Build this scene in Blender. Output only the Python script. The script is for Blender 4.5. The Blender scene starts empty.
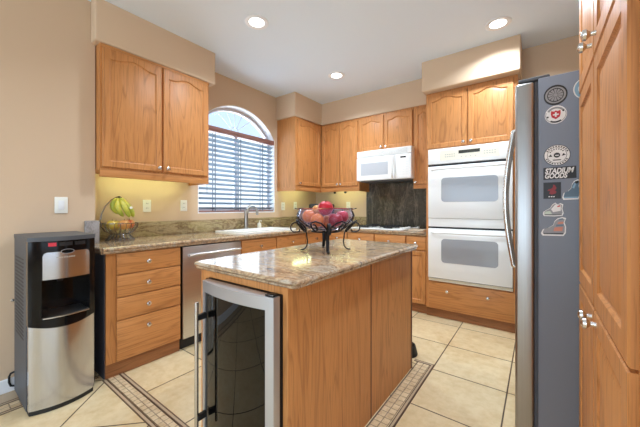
import bpy, bmesh, math, random
from mathutils import Vector, Matrix
random.seed(7)
PI = math.pi
S = bpy.context.scene
COL = S.collection

# ------------------------------------------------------------------ camera
cd = bpy.data.cameras.new('camera'); cam = bpy.data.objects.new('camera', cd); COL.objects.link(cam)
cam.location = (0, 0, 1.165)
cam.rotation_euler = (PI/2, 0, math.radians(36.57))
cd.sensor_width = 36.0; cd.lens = 294/640*36; cd.shift_y = -5.5/640; cd.clip_start = 0.02
S.camera = cam

# ------------------------------------------------------------------ sky, sun, window light, added fill
w = bpy.data.worlds.new('world'); S.world = w; w.use_nodes = True
nt = w.node_tree; bg = nt.nodes['Background']
tc = nt.nodes.new('ShaderNodeTexCoord'); sp = nt.nodes.new('ShaderNodeSeparateXYZ')
rp = nt.nodes.new('ShaderNodeValToRGB')
rp.color_ramp.elements[0].position = 0.0; rp.color_ramp.elements[0].color = (0.80, 0.90, 1.0, 1)
rp.color_ramp.elements[1].position = 0.6; rp.color_ramp.elements[1].color = (0.36, 0.58, 0.95, 1)
nt.links.new(tc.outputs['Generated'], sp.inputs[0]); nt.links.new(sp.outputs['Z'], rp.inputs[0])
nt.links.new(rp.outputs[0], bg.inputs[0]); bg.inputs[1].default_value = 1.5

def sun(rot, e, col):
    l = bpy.data.lights.new('sun', 'SUN'); l.energy = e; l.color = col; l.angle = 0.02
    o = bpy.data.objects.new('sun', l); COL.objects.link(o); o.rotation_euler = rot
sun((0, math.radians(38), math.radians(12)), 3.2, (1, .95, .88))

def area(name, loc, rot, sx, sy, e, col):
    l = bpy.data.lights.new(name, 'AREA'); l.shape = 'RECTANGLE'; l.size = sx; l.size_y = sy; l.energy = e; l.color = col
    o = bpy.data.objects.new(name, l); COL.objects.link(o); o.location = loc; o.rotation_euler = rot
# fill lamps added at the rear and side, in made-up windows behind the camera
area('fill_rear', (-0.4, -4.15, 1.35), (math.radians(100), 0, 0), 4.4, 2.1, 125, (.66, .83, 1))
area('fill_side', (3.15, -1.6, 1.35), (math.radians(98), 0, PI/2), 3.4, 2.1, 23, (.66, .83, 1))
area('daylight_sink', (-3.3, 2.345, 1.70), (PI/2, 0, -PI/2), 1.2, 1.2, 30, (.80, .91, 1))

S.view_settings.view_transform = 'Standard'; S.view_settings.look = 'None'
S.view_settings.gamma = 1.0; S.view_settings.use_curve_mapping = False
S.view_settings.exposure = -0.17

# ------------------------------------------------------------------ materials
def srgb(r, g, b):
    f = lambda c: (c/255/12.92) if c/255 <= .04045 else ((c/255+.055)/1.055)**2.4
    return (f(r), f(g), f(b), 1)

class NT:
    def __init__(s, name):
        s.m = bpy.data.materials.new(name); s.m.use_nodes = True
        s.t = s.m.node_tree; s.b = s.t.nodes['Principled BSDF']; s.out = s.t.nodes['Material Output']
    def n(s, kind, **kw):
        x = s.t.nodes.new('ShaderNode'+kind)
        for k, v in kw.items(): setattr(x, k, v)
        return x
    def l(s, a, b): s.t.links.new(a, b)
    def ramp(s, fac, stops):
        r = s.n('ValToRGB'); e = r.color_ramp.elements
        while len(e) < len(stops): e.new(0.5)
        for q, (p, c) in zip(e, stops): q.position = p; q.color = c
        s.l(fac, r.inputs[0]); return r.outputs[0]
    def coords(s, scale=(1, 1, 1), rot=(0, 0, 0), loc=(0, 0, 0), rand=True):
        t = s.n('TexCoord'); mp = s.n('Mapping')
        src = t.outputs['Object']
        if rand:
            oi = s.n('ObjectInfo'); ml = s.n('Math', operation='MULTIPLY'); ml.inputs[1].default_value = 23.0
            s.l(oi.outputs['Random'], ml.inputs[0])
            ad = s.n('VectorMath', operation='ADD'); s.l(src, ad.inputs[0]); s.l(ml.outputs[0], ad.inputs[1]); src = ad.outputs[0]
        s.l(src, mp.inputs[0]); mp.inputs['Scale'].default_value = scale; mp.inputs['Rotation'].default_value = rot; mp.inputs['Location'].default_value = loc
        return mp.outputs[0]
    def noise(s, v, scale, detail=4, rough=.55, dist=0):
        x = s.n('TexNoise'); s.l(v, x.inputs['Vector']); x.inputs['Scale'].default_value = scale
        x.inputs['Detail'].default_value = detail; x.inputs['Roughness'].default_value = rough; x.inputs['Distortion'].default_value = dist
        return x.outputs['Fac']
    def mix(s, f, a, b, mode='MIX'):
        x = s.n('Mix', data_type='RGBA', blend_type=mode)
        for i, v in ((0, f), (6, a), (7, b)):
            if hasattr(v, 'links') or hasattr(v, 'is_linked'): s.l(v, x.inputs[i])
            else: x.inputs[i].default_value = v
        return x.outputs[2]
    def bump(s, h, strength, dist=.002):
        x = s.n('Bump'); x.inputs['Strength'].default_value = strength; x.inputs['Distance'].default_value = dist
        s.l(h, x.inputs['Height']); s.l(x.outputs[0], s.b.inputs['Normal'])
    def set(s, **kw):
        for k, v in kw.items(): s.b.inputs[k.replace('_', ' ')].default_value = v
        return s.m

def plain(name, col, rough=.5, metal=0, **kw):
    t = NT(name); t.b.inputs['Base Color'].default_value = col
    t.set(Roughness=rough, Metallic=metal, **kw); return t.m

def wood(name, light, mid, dark, grain='z', rough=.46):
    t = NT(name)
    st = {'z': (22, 22, 1.1), 'x': (1.1, 22, 22), 'y': (22, 1.1, 22)}[grain]
    st2 = {'z': (8, 8, .6), 'x': (.6, 8, 8), 'y': (8, .6, 8)}[grain]
    st3 = {'z': (230, 230, 6), 'x': (6, 230, 230), 'y': (230, 6, 230)}[grain]
    v = t.coords(st); a = t.noise(v, 1.0, 5, .6, .4)
    v2 = t.coords(st2); nz = t.noise(v2, 1.0, 2, .5, .6)
    mm = t.n('Math', operation='MULTIPLY'); t.l(nz, mm.inputs[0]); mm.inputs[1].default_value = 11.0
    fr = t.n('Math', operation='PINGPONG'); t.l(mm.outputs[0], fr.inputs[0]); fr.inputs[1].default_value = .5
    pores = t.noise(t.coords(st3), 1.0, 2, .5)
    c = t.ramp(a, [(.25, mid), (.5, light), (.78, mid)])
    ring = t.ramp(fr.outputs[0], [(.0, (1, 1, 1, 1)), (.16, (0, 0, 0, 1))])
    f1 = t.n('Math', operation='MULTIPLY'); t.l(ring, f1.inputs[0]); f1.inputs[1].default_value = .42
    c = t.mix(f1.outputs[0], c, dark)
    pr = t.ramp(pores, [(.30, (1, 1, 1, 1)), (.44, (0, 0, 0, 1))])
    f2 = t.n('Math', operation='MULTIPLY'); t.l(pr, f2.inputs[0]); f2.inputs[1].default_value = .48
    c = t.mix(f2.outputs[0], c, dark)
    t.l(c, t.b.inputs['Base Color']); t.bump(pores, .12)
    return t.set(Roughness=rough, Coat_Weight=.05, Coat_Roughness=.3, Specular_IOR_Level=.35)

OAK = [srgb(202, 138, 80), srgb(188, 123, 67), srgb(134, 80, 38)]
M = {}
M['oak'] = wood('honey_oak', *OAK)
M['oak_h'] = wood('honey_oak_horizontal', *OAK, grain='x')
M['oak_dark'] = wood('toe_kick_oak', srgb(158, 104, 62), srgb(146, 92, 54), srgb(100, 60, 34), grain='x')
M['seam'] = plain('dark_seam', srgb(104, 58, 30), .5)

def granite(name, stops, vein, scale=1.0, rough=.09, rot=(0, 0, .5), stretch=(2.2, 7, 7)):
    t = NT(name); v = t.coords(rand=False)
    big = t.noise(t.coords(stretch, rot, rand=False), .9*scale, 8, .62, 1.6)
    fine = t.noise(v, 95, 4, .7); mid = t.noise(v, 26, 5, .7)
    c = t.ramp(big, stops)
    c = t.mix(.30, c, t.ramp(mid, [(.3, stops[0][1]), (.52, stops[2][1]), (.7, stops[-1][1])]), 'OVERLAY' if False else 'MIX')
    sp_ = t.ramp(fine, [(.36, (1, 1, 1, 1)), (.44, (0, 0, 0, 1))]); f = t.n('Math', operation='MULTIPLY'); t.l(sp_, f.inputs[0]); f.inputs[1].default_value = .5
    c = t.mix(f.outputs[0], c, vein)
    t.l(c, t.b.inputs['Base Color'])
    return t.set(Roughness=rough)
M['granite'] = granite('gold_granite', [(.34, srgb(84, 74, 66)), (.42, srgb(160, 122, 90)), (.48, srgb(202, 176, 142)), (.54, srgb(138, 104, 76)), (.60, srgb(196, 182, 162)), (.68, srgb(98, 92, 92))], srgb(70, 60, 54), 1.6)
M['granite_splash'] = granite('veined_granite', [(.34, srgb(78, 64, 42)), (.42, srgb(150, 132, 88)), (.48, srgb(186, 168, 124)), (.54, srgb(112, 82, 58)), (.60, srgb(182, 160, 124)), (.68, srgb(104, 86, 68))], srgb(84, 68, 48), .75, rot=(.7, 0, .3), stretch=(7, 2, 9), rough=.16)
M['granite_dark'] = granite('green_black_granite', [(.34, srgb(44, 42, 38)), (.44, srgb(84, 80, 66)), (.50, srgb(60, 56, 48)), (.56, srgb(120, 112, 98)), (.60, srgb(64, 60, 54)), (.70, srgb(150, 132, 118))], srgb(40, 38, 34), .6, rot=(0, .25, 0), stretch=(9, 9, 1.8), rough=.14)
M['granite_grey'] = granite('grey_granite', [(.28, srgb(110, 104, 104)), (.4, srgb(150, 144, 142)), (.5, srgb(170, 164, 160)), (.58, srgb(136, 128, 124)), (.66, srgb(176, 170, 166)), (.76, srgb(120, 114, 114))], srgb(100, 94, 94))

def paint(name, col, rough=.75, tex=.05):
    t = NT(name); t.b.inputs['Base Color'].default_value = col; t.bump(t.noise(t.coords(rand=False), 160, 3), tex); return t.set(Roughness=rough)
M['wall'] = paint('peach_wall_paint', srgb(212, 184, 154))
M['ceil'] = paint('ceiling_paint', srgb(229, 238, 248), .9)
M['white_trim'] = plain('white_trim', srgb(238, 238, 240), .45)
M['stucco'] = paint('exterior_stucco', srgb(246, 243, 238), .9)

def steel(name, col, rough, axis):
    t = NT(name); st = {'x': (2, 300, 300), 'z': (300, 300, 2), 'y': (300, 2, 300)}[axis]
    n = t.noise(t.coords(st), 1, 3, .6); t.bump(n, .06, .001)
    t.l(t.ramp(n, [(.3, tuple(c*.9 for c in col[:3])+(1,)), (.7, col)]), t.b.inputs['Base Color'])
    return t.set(Metallic=1.0, Roughness=rough)
M['steel'] = steel('brushed_steel', srgb(214, 212, 210), .32, 'x')
M['streak_steel'] = steel('streaked_steel', srgb(204, 208, 216), .2, 'z')
M['fridge_steel'] = steel('fridge_steel', srgb(166, 163, 160), .34, 'z')
M['steel_v'] = steel('vertical_brushed_steel', srgb(204, 203, 204), .24, 'z')
M['silver'] = plain('silver_frame', srgb(190, 192, 197), .38, .75)
M['nickel'] = plain('satin_nickel', srgb(214, 210, 204), .26, 1)
M['wire'] = plain('basket_wire', srgb(132, 132, 134), .25, 1)
M['chrome'] = plain('chrome_wire', srgb(200, 200, 200), .15, 1)
M['faucet'] = plain('brushed_nickel', srgb(176, 172, 166), .3, 1)
M['fridge_side'] = plain('grey_fridge_side', srgb(112, 116, 126), .42)
M['fridge_dark'] = plain('fridge_gasket', srgb(62, 64, 70), .6)
M['black'] = plain('gloss_black', srgb(12, 12, 14), .1, 0, Specular_IOR_Level=.28)
M['black_matte'] = plain('matte_black', srgb(22, 22, 24), .5)
M['grey_plastic'] = plain('grey_plastic', srgb(80, 82, 86), .5)
M['charcoal'] = plain('charcoal_paint', srgb(84, 86, 98), .5)
M['white_app'] = plain('white_enamel', srgb(240, 239, 236), .22)
M['cream_app'] = plain('cream_enamel', srgb(232, 224, 204), .35)
M['oven_glass'] = plain('grey_oven_glass', srgb(158, 160, 164), .12)
M['mw_glass'] = plain('microwave_screen', srgb(186, 188, 192), .3)
M['display'] = plain('dark_display', srgb(58, 58, 50), .15)
M['key'] = plain('pale_key', srgb(228, 228, 226), .4)
M['faint'] = plain('faint_grey_print', srgb(178, 176, 168), .5)
M['iron'] = plain('wrought_iron', srgb(24, 22, 24), .38, .5)
M['porcelain'] = plain('white_sink', srgb(244, 242, 236), .12)
M['outlet'] = plain('outlet_plastic', srgb(240, 238, 228), .4)
M['slat'] = plain('blind_slat', srgb(138, 158, 174), .5)  # blue-grey of slats in shade, put into their base colour
M['valance'] = wood('blind_valance_wood', srgb(156, 114, 104), srgb(146, 102, 94), srgb(112, 72, 64), grain='x')
M['tape'] = plain('blind_cord', srgb(108, 122, 136), .7)
M['vinyl'] = plain('window_vinyl', srgb(212, 206, 208), .5)
M['grid'] = plain('window_grid', srgb(216, 222, 228), .5)
M['red_led'] = plain('red_display', srgb(206, 40, 56), .3)
M['white'] = plain('white_print', srgb(238, 238, 238), .5)
M['ink'] = plain('black_print', srgb(22, 22, 24), .45)
M['red_ink'] = plain('red_print', srgb(196, 38, 48), .45)
M['dark_red'] = plain('dark_red_print', srgb(140, 30, 36), .45)
M['blue_ink'] = plain('light_blue_print', srgb(140, 178, 204), .45)
M['slate_ink'] = plain('slate_blue_print', srgb(92, 118, 138), .45)
M['grey_ink'] = plain('grey_print', srgb(150, 152, 156), .45)
M['orange_ink'] = plain('salmon_print', srgb(206, 134, 112), .45)
M['mint_ink'] = plain('pale_mint_print', srgb(200, 214, 200), .45)
M['board'] = plain('pale_board', srgb(214, 196, 172), .5)

def emit(name, col, e):
    t = NT(name); em = t.n('Emission'); em.inputs[0].default_value = col; em.inputs[1].default_value = e
    t.l(em.outputs[0], t.out.inputs[0]); return t.m
M['lamp'] = emit('lamp_glow', (1, .97, .92, 1), 9)
M['tube'] = emit('under_cabinet_glow', (.86, 1, .46, 1), 30)

def thin_glass(name, tint, refl, rough=0.0):
    t = NT(name); tr = t.n('BsdfTransparent'); gl = t.n('BsdfGlossy'); mx = t.n('MixShader'); fr = t.n('LayerWeight')
    tr.inputs[0].default_value = tint; gl.inputs['Roughness'].default_value = rough; gl.inputs[0].default_value = (1, 1, 1, 1)
    fr.inputs[0].default_value = refl
    t.l(fr.outputs['Fresnel'], mx.inputs[0]); t.l(tr.outputs[0], mx.inputs[1]); t.l(gl.outputs[0], mx.inputs[2]); t.l(mx.outputs[0], t.out.inputs[0])
    return t.m
M['glass'] = thin_glass('window_glass', (.96, .98, 1, 1), .12)
M['dark_glass'] = thin_glass('smoked_glass', (.10, .075, .055, 1), .30)
t = NT('lilac_bowl_glass'); tr = t.n('BsdfTransparent'); tr.inputs[0].default_value = (.93, .91, .98, 1)
gl = t.n('BsdfGlossy'); gl.inputs['Roughness'].default_value = .03; df = t.n('BsdfDiffuse'); df.inputs[0].default_value = srgb(214, 204, 226)
m1 = t.n('MixShader'); m1.inputs[0].default_value = .05; m2 = t.n('MixShader'); lw = t.n('LayerWeight'); lw.inputs[0].default_value = .06
t.l(tr.outputs[0], m1.inputs[1]); t.l(df.outputs[0], m1.inputs[2]); t.l(lw.outputs['Fresnel'], m2.inputs[0]); t.l(m1.outputs[0], m2.inputs[1]); t.l(gl.outputs[0], m2.inputs[2]); t.l(m2.outputs[0], t.out.inputs[0]); M['bowl_glass'] = t.m

def fruit(name, a, b, sc=9):
    t = NT(name); t.l(t.ramp(t.noise(t.coords(), sc, 3), [(.38, a), (.62, b)]), t.b.inputs['Base Color']); return t.set(Roughness=.3)
M['apple'] = fruit('red_apple_skin', srgb(190, 16, 40), srgb(150, 10, 28))
M['gala'] = fruit('blush_apple_skin', srgb(190, 82, 52), srgb(206, 150, 78))
M['pear'] = fruit('yellow_pear_skin', srgb(206, 182, 72), srgb(190, 160, 62))
M['orange'] = fruit('orange_peel', srgb(224, 132, 50), srgb(212, 112, 44), 40)
M['banana'] = fruit('banana_peel', srgb(212, 196, 72), srgb(158, 166, 58), 14)
M['stem'] = plain('dark_stem', srgb(60, 48, 28), .7)

def tile(name, loc, rot):
    t = NT(name)
    tcn = t.n('TexCoord'); mp = t.n('Mapping'); t.l(tcn.outputs['Object'], mp.inputs[0])
    mp.inputs['Location'].default_value = loc; mp.inputs['Rotation'].default_value = rot
    br = t.n('TexBrick'); br.offset = 0; br.squash = 1
    br.inputs['Scale'].default_value = 1; br.inputs['Brick Width'].default_value = .4585; br.inputs['Row Height'].default_value = .4605
    br.inputs['Mortar Size'].default_value = .0042; br.inputs['Mortar Smooth'].default_value = .1; br.inputs['Bias'].default_value = 0
    br.inputs['Color1'].default_value = (1, 1, 1, 1); br.inputs['Color2'].default_value = (.86, .86, .86, 1); br.inputs['Mortar'].default_value = (1, 1, 1, 1)
    t.l(mp.outputs[0], br.inputs['Vector'])
    v = t.coords(rand=False); a = t.noise(v, 2.6, 7, .6, .8); b = t.noise(v, 19, 5, .65)
    c = t.ramp(a, [(.3, srgb(206, 176, 126)), (.5, srgb(222, 197, 150)), (.7, srgb(228, 208, 166))])
    c = t.mix(.25, c, t.ramp(b, [(.35, srgb(188, 156, 116)), (.6, srgb(232, 212, 182))]))
    c = t.mix(1.0, c, br.outputs['Color'], 'MULTIPLY')
    c = t.mix(br.outputs['Fac'], c, srgb(74, 52, 36))
    t.l(c, t.b.inputs['Base Color'])
    return t.set(Roughness=.3)
M['tile'] = tile('cream_floor_tile', (.616 + .4585*20, -1.732 + .4605*20, 0), (0, 0, 0))
M['tile_diag'] = tile('cream_diagonal_tile', (1.136 + .4585*20, -1.7176 + .4605*20, 0), (0, 0, -PI/4))

def mosaic(name, loc, rot, w_, h_):
    t = NT(name); v = t.coords((1, 1, 1), rot, loc, rand=False)
    br = t.n('TexBrick'); br.offset = 0
    for k, x in (('Scale', 1), ('Brick Width', w_), ('Row Height', h_), ('Mortar Size', .0028), ('Mortar Smooth', .1), ('Bias', 0)): br.inputs[k].default_value = x
    br.inputs['Color1'].default_value = srgb(214, 190, 150); br.inputs['Color2'].default_value = srgb(192, 164, 124); br.inputs['Mortar'].default_value = srgb(104, 80, 60)
    t.l(v, br.inputs['Vector'])
    c = t.mix(.25, br.outputs['Color'], t.ramp(t.noise(v, 40, 4), [(.35, srgb(140, 112, 84)), (.6, srgb(226, 208, 180))]))
    t.l(c, t.b.inputs['Base Color']); return t.set(Roughness=.35)
M['mosaic'] = mosaic('mosaic_border', (2.36, -.745, 0), (0, 0, 0), .045, .0335)
M['mosaic_y'] = mosaic('mosaic_border_island', (-.82, -.728, 0), (0, 0, -PI/2), .047, .0415)
M['mosaic_wall'] = mosaic('mosaic_border_wall', (4.2, -2.53, 0), (0, 0, -PI/2), .045, .04)
M['liner'] = plain('dark_liner_tile', srgb(88, 64, 46), .4)
M['band'] = plain('tan_border_tile', srgb(178, 156, 128), .4)

# ------------------------------------------------------------------ mesh helpers
class MB:
    def __init__(s): s.bm = bmesh.new()
    def verts(s, pts): return [s.bm.verts.new(p) for p in pts]
    def face(s, vs):
        try: return s.bm.faces.new(vs)
        except ValueError: return None
    def box(s, x0, x1, y0, y1, z0, z1, bev=0, seg=2):
        v = s.verts([(x, y, z) for z in (z0, z1) for y in (y0, y1) for x in (x0, x1)])
        fs = [s.face([v[i] for i in q]) for q in ((0, 2, 3, 1), (4, 5, 7, 6), (0, 1, 5, 4), (2, 6, 7, 3), (0, 4, 6, 2), (1, 3, 7, 5))]
        if bev:
            es = list({e for f in fs for e in f.edges})
            bmesh.ops.bevel(s.bm, geom=es, offset=bev, segments=seg, profile=.5, affect='EDGES')
        return s
    def prism(s, pts, axis, a0, a1):
        mk = {'x': lambda p, a: (a, p[0], p[1]), 'y': lambda p, a: (p[0], a, p[1]), 'z': lambda p, a: (p[0], p[1], a)}[axis]
        A = s.verts([mk(p, a0) for p in pts]); B = s.verts([mk(p, a1) for p in pts]); n = len(pts)
        s.face(A[::-1]); s.face(B)
        for i in range(n): s.face([A[i], A[(i+1) % n], B[(i+1) % n], B[i]])
        return s
    def lathe(s, prof, n=24, mat=None, sx=1, sy=1):
        rings = []
        for r, z in prof:
            if r < 1e-6: ring = [s.bm.verts.new((0, 0, z))]
            else: ring = [s.bm.verts.new((r*sx*math.cos(2*PI*k/n), r*sy*math.sin(2*PI*k/n), z)) for k in range(n)]
            rings.append(ring)
        for a, b in zip(rings, rings[1:]):
            for k in range(n):
                q = [a[k % len(a)], a[(k+1) % len(a)], b[(k+1) % len(b)], b[k % len(b)]]
                u = []
                for x in q:
                    if x not in u: u.append(x)
                if len(u) > 2: s.face(u)
        if mat is not None:
            for ring in rings:
                for x in ring: x.co = mat @ x.co
        return s
    def tube(s, path, r, n=8, closed=False, ref=None, flat=1.0, cap=True):
        P = [Vector(p) for p in path]; m = len(P); rings = []
        R = r if isinstance(r, (list, tuple)) else [r]*m
        prev = None
        for i in range(m):
            if closed: t = P[(i+1) % m]-P[i-1]
            else: t = P[min(i+1, m-1)]-P[max(i-1, 0)]
            t.normalize()
            if ref is not None: u = Vector(ref)
            elif prev is not None: u = prev
            else: u = Vector((0, 0, 1)) if abs(t.z) < .9 else Vector((1, 0, 0))
            u = u-t*u.dot(t)
            if u.length < 1e-5: u = t.orthogonal()
            u.normalize(); v = t.cross(u); prev = u
            rings.append([s.bm.verts.new(P[i]+u*(R[i]*math.cos(2*PI*k/n))+v*(R[i]*flat*math.sin(2*PI*k/n))) for k in range(n)])
        for i in range(m if closed else m-1):
            a, b = rings[i], rings[(i+1) % m]
            for k in range(n): s.face([a[k], a[(k+1) % n], b[(k+1) % n], b[k]])
        if not closed and cap: s.face(rings[0][::-1]); s.face(rings[-1])
        return s
    def bowed(s, x0, x1, yf, yb, z0, z1, bow, xc, hw, n=18, par=False):
        """slab along x whose front bows towards -y; z0/z1 may be functions of x"""
        f = lambda z, x: z(x) if callable(z) else z
        cols = []
        for i in range(n+1):
            x = x0+(x1-x0)*i/n; b = bow*(1-((x-xc)/hw)**2); a0, a1 = f(z0, x), f(z1, x); y1 = yb-b if par else yb
            cols.append(s.verts([(x, yf-b, a0), (x, yf-b, a1), (x, y1, a1), (x, y1, a0)]))
        for a, b in zip(cols, cols[1:]):
            for k in range(4): s.face([a[k], b[k], b[(k+1) % 4], a[(k+1) % 4]])
        s.face(cols[0]); s.face(cols[-1][::-1]); return s

def obj(name, mb, mat, parent=None, smooth=True, angle=35):
    me = bpy.data.meshes.new(name)
    bmesh.ops.recalc_face_normals(mb.bm, faces=mb.bm.faces[:])
    mb.bm.to_mesh(me); mb.bm.free()
    if smooth:
        me.polygons.foreach_set('use_smooth', [True]*len(me.polygons)); me.set_sharp_from_angle(angle=math.radians(angle))
    me.materials.append(M[mat] if isinstance(mat, str) else mat)
    o = bpy.data.objects.new(name, me); COL.objects.link(o)
    if parent is not None: o.parent = parent
    return o
def tag(o, label, cat, group=None):
    o['label'] = label; o['category'] = cat
    if group: o['group'] = group
    return o
def thing(name, label, cat, loc=(0, 0, 0), rz=0, group=None):
    o = bpy.data.objects.new(name, None); COL.objects.link(o); o.location = loc; o.rotation_euler = (0, 0, rz); o.empty_display_size = .1
    return tag(o, label, cat, group)
def struct(name, mb, mat, parent=None, smooth=False):
    o = obj(name, mb, mat, parent, smooth)
    if parent is None: o['kind'] = 'structure'
    return o
def copy_tree(o, parent=None):
    c = o.copy(); COL.objects.link(c)
    if parent is not None: c.parent = parent
    for ch in list(o.children): copy_tree(ch, c)
    return c
TOY = Matrix.Rotation(PI/2, 4, 'X')          # lathe axis z -> -y
def T(x, y, z): return Matrix.Translation((x, y, z))

# ------------------------------------------------------------------ structure
XW, YW, ZC, ZS = -2.96, 3.88, 2.715, 2.40
XD = -2.70            # wall beside the water dispenser
struct('floor', MB().box(-2.96, 3.3, -4.3, 3.9, -.12, 0), 'tile')
struct('ceiling', MB().box(-3.2, 3.4, -4.4, 4.1, ZC, ZC+.12), 'ceil')
# floor zone with diagonal tiles in front of the kitchen, and the mosaic border
struct('trim_1', MB().box(-2.42, 3.2, -4.2, .715, .0, .0015), 'tile_diag')
g = MB()
g.box(-2.36, -.62, .745, .812, 0, .003); struct('trim_2', g, 'mosaic')
g = MB(); g.box(-.728, -.645, .812, 2.225, 0, .003); struct('trim_3', g, 'mosaic_y')
g = MB(); g.box(-2.53, -2.45, -4.2, .745, 0, .003); struct('trim_4', g, 'mosaic_wall')
g = MB()
for a in ((-2.36, -.62, .715, .722), (-2.36, -.62, .735, .742), (-2.36, -.62, .815, .822), (-2.36, -.62, .835, .842),
          (-.640, -.634, .842, 2.235), (-.622, -.615, .842, 2.255), (-.76, -.634, 2.228, 2.235), (-.76, -.615, 2.248, 2.255), (-.735, -.729, .842, 2.228),
          (-2.448, -2.441, -4.2, .715), (-2.428, -2.42, -4.2, .715), (-2.54, -2.532, -4.2, .715), (-2.562, -2.554, -4.2, .715)):
    g.box(*a, 0, .0032)
struct('trim_5', g, 'liner')
g = MB()
for a in ((-2.36, -.62, .722, .735), (-2.36, -.62, .822, .835), (-.634, -.622, .842, 2.248), (-.76, -.634, 2.235, 2.248), (-2.441, -2.428, -4.2, .715), (-2.554, -2.54, -4.2, .715)): g.box(*a, 0, .0030)
struct('trim_6', g, 'band')
g = MB()
for k in range(12):
    y1 = .70-k*.46; g.box(-2.683, -2.566, y1-.452, y1, 0, .002)
struct('trim_7', g, 'band')

# dispenser wall (outer corner at y=.765), window wall with its arched opening
struct('wall_left', MB().box(XD-.45, XD, -4.3, .776, 0, ZC), 'wall')
WY0, WY1, WZ0, WZS, RISE = 1.77, 2.925, 1.105, 2.09, .325
wc = (WY0+WY1)/2; hw = (WY1-WY0)/2; Rr = (hw*hw+RISE*RISE)/(2*RISE)
def arch_z(y, R=Rr, dz=0): return WZS+RISE-R+math.sqrt(max(R*R-(y-wc)**2, 0))+dz
g = MB(); x0, x1 = XW-.16, XW
g.prism([(.776, 0), (WY0, 0), (WY0, ZC), (.776, ZC)], 'x', x0, x1)
g.prism([(WY1, 0), (YW+.15, 0), (YW+.15, ZC), (WY1, ZC)], 'x', x0, x1)
g.prism([(WY0, 0), (WY1, 0), (WY1, WZ0), (WY0, WZ0)], 'x', x0, x1)
NA = 32
ys = [WY0+(WY1-WY0)*i/NA for i in range(NA+1)]
for a, b in zip(ys, ys[1:]): g.prism([(a, arch_z(a)), (b, arch_z(b)), (b, ZC), (a, ZC)], 'x', x0, x1)
struct('wall_window', g, 'wall')
struct('wall_back', MB().box(-3.12, .95, YW, YW+.15, 0, ZC), 'wall')
struct('wall_nook', MB().box(-.135, .95, 3.49, YW, 0, ZC), 'wall')
struct('wall_right', MB().box(.80, .95, .55, 3.49, 0, ZC), 'wall')
# unseen room behind the camera, made up with big windows to admit daylight
struct('wall_return', MB().box(.95, 3.3, .55, .70, 0, ZC), 'wall')
g = MB(); g.box(3.2, 3.35, -4.3, -3.4, 0, ZC); g.box(3.2, 3.35, .2, .55, 0, ZC); g.box(3.2, 3.35, -3.4, .2, 0, .25); g.box(3.2, 3.35, -3.4, .2, 2.45, ZC)
struct('wall_side', g, 'wall')
g = MB(); g.box(-2.7, -2.65, -4.35, -4.2, 0, ZC); g.box(1.85, 3.2, -4.35, -4.2, 0, ZC); g.box(-2.65, 1.85, -4.35, -4.2, 0, .25); g.box(-2.65, 1.85, -4.35, -4.2, 2.45, ZC)
struct('wall_rear', g, 'wall')
def added_window(name, mk, n, length):
    root = bpy.data.objects.new(name, None); COL.objects.link(root); root['kind'] = 'structure'
    f = MB(); p = MB()
    for i in range(n+1): a = length*i/n; mk(f, a-.03, a+.03, .25, 2.45, .05)
    mk(f, 0, length, .25, .31, .05); mk(f, 0, length, 2.39, 2.45, .05)
    mk(p, .03, length-.03, .31, 2.39, .004)
    obj('window_frame', f, 'vinyl', root); obj('pane', p, 'glass', root)
added_window('added_window_rear', lambda m, a, b, z0, z1, t: m.box(-2.65+a, -2.65+b, -4.29-t, -4.29+t, z0, z1), 4, 4.5)
added_window('added_window_side', lambda m, a, b, z0, z1, t: m.box(3.29-t, 3.29+t, -3.4+a, -3.4+b, z0, z1), 3, 3.6)

struct('baseboard_left', MB().box(XD, XD+.013, -4.2, .70, 0, .085, .004), 'white_trim')
# soffits above the cabinets
def soffit(name, pts):
    m = MB().prism(pts, 'z', ZS, ZC)
    es = [e for e in m.bm.edges if abs(e.verts[0].co.z-e.verts[1].co.z) > .1 or (e.verts[0].co.z < ZS+.01 and e.verts[1].co.z < ZS+.01)]
    bmesh.ops.bevel(m.bm, geom=es, offset=.014, segments=3, profile=.5, affect='EDGES')
    struct(name, m, 'wall', smooth=True)
soffit('trim_8', [(-2.60, .745), (-2.60, 1.747), (XW, 1.747), (XW, .777), (XD+.001, .777), (XD+.001, .745)])
soffit('trim_9', [(-2.60, 2.945), (-2.60, 3.55), (-1.01, 3.55), (-1.01, YW), (XW, YW), (XW, 2.945)])
soffit('trim_10', [(-1.0, 3.165), (-.125, 3.165), (-.125, 3.489), (-.136, 3.489), (-.136, YW), (-1.0, YW)])

# window 1: white casing, vinyl frame with sunburst grid, panes
win = bpy.data.objects.new('window_1', None); COL.objects.link(win); win['kind'] = 'structure'; win.location = (XW, wc, WZ0)
def L(y, z): return (y-wc, z-WZ0)
def arch_ring(m, inset, xo0, xo1, th):
    """band following the opening, th wide, between local x xo0..xo1"""
    def loop(d):
        pts = [(WY0+d, WZ0+d), (WY1-d, WZ0+d)]
        for i in range(NA+1):
            y = WY1-d-(WY1-WY0-2*d)*i/NA
            z = arch_z(min(max(y, WY0), WY1), Rr)-d
            pts.append((y, z))
        return [L(*p) for p in pts]
    A, B = loop(inset), loop(inset+th); n = len(A)
    V = [m.verts([(x, p[0], p[1]) for p in q]) for q, x in ((A, xo0), (B, xo0), (B, xo1), (A, xo1))]
    for i in range(n):
        j = (i+1) % n
        for k in range(4): m.face([V[k][i], V[k][j], V[(k+1) % 4][j], V[(k+1) % 4][i]])
g = MB(); arch_ring(g, 0.0005, -.159, -.001, .010); obj('casing', g, 'white_trim', win)
g = MB(); arch_ring(g, .011, -.15, -.10, .035); g.box(-.15, -.10, -.02, .02, .03, WZS-WZ0); g.box(-.148, -.10, -hw+.03, hw-.03, WZS-WZ0-.03, WZS-WZ0+.03)
obj('window_frame', g, 'vinyl', win)
g = MB(); zb = WZS-WZ0+.03
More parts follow.
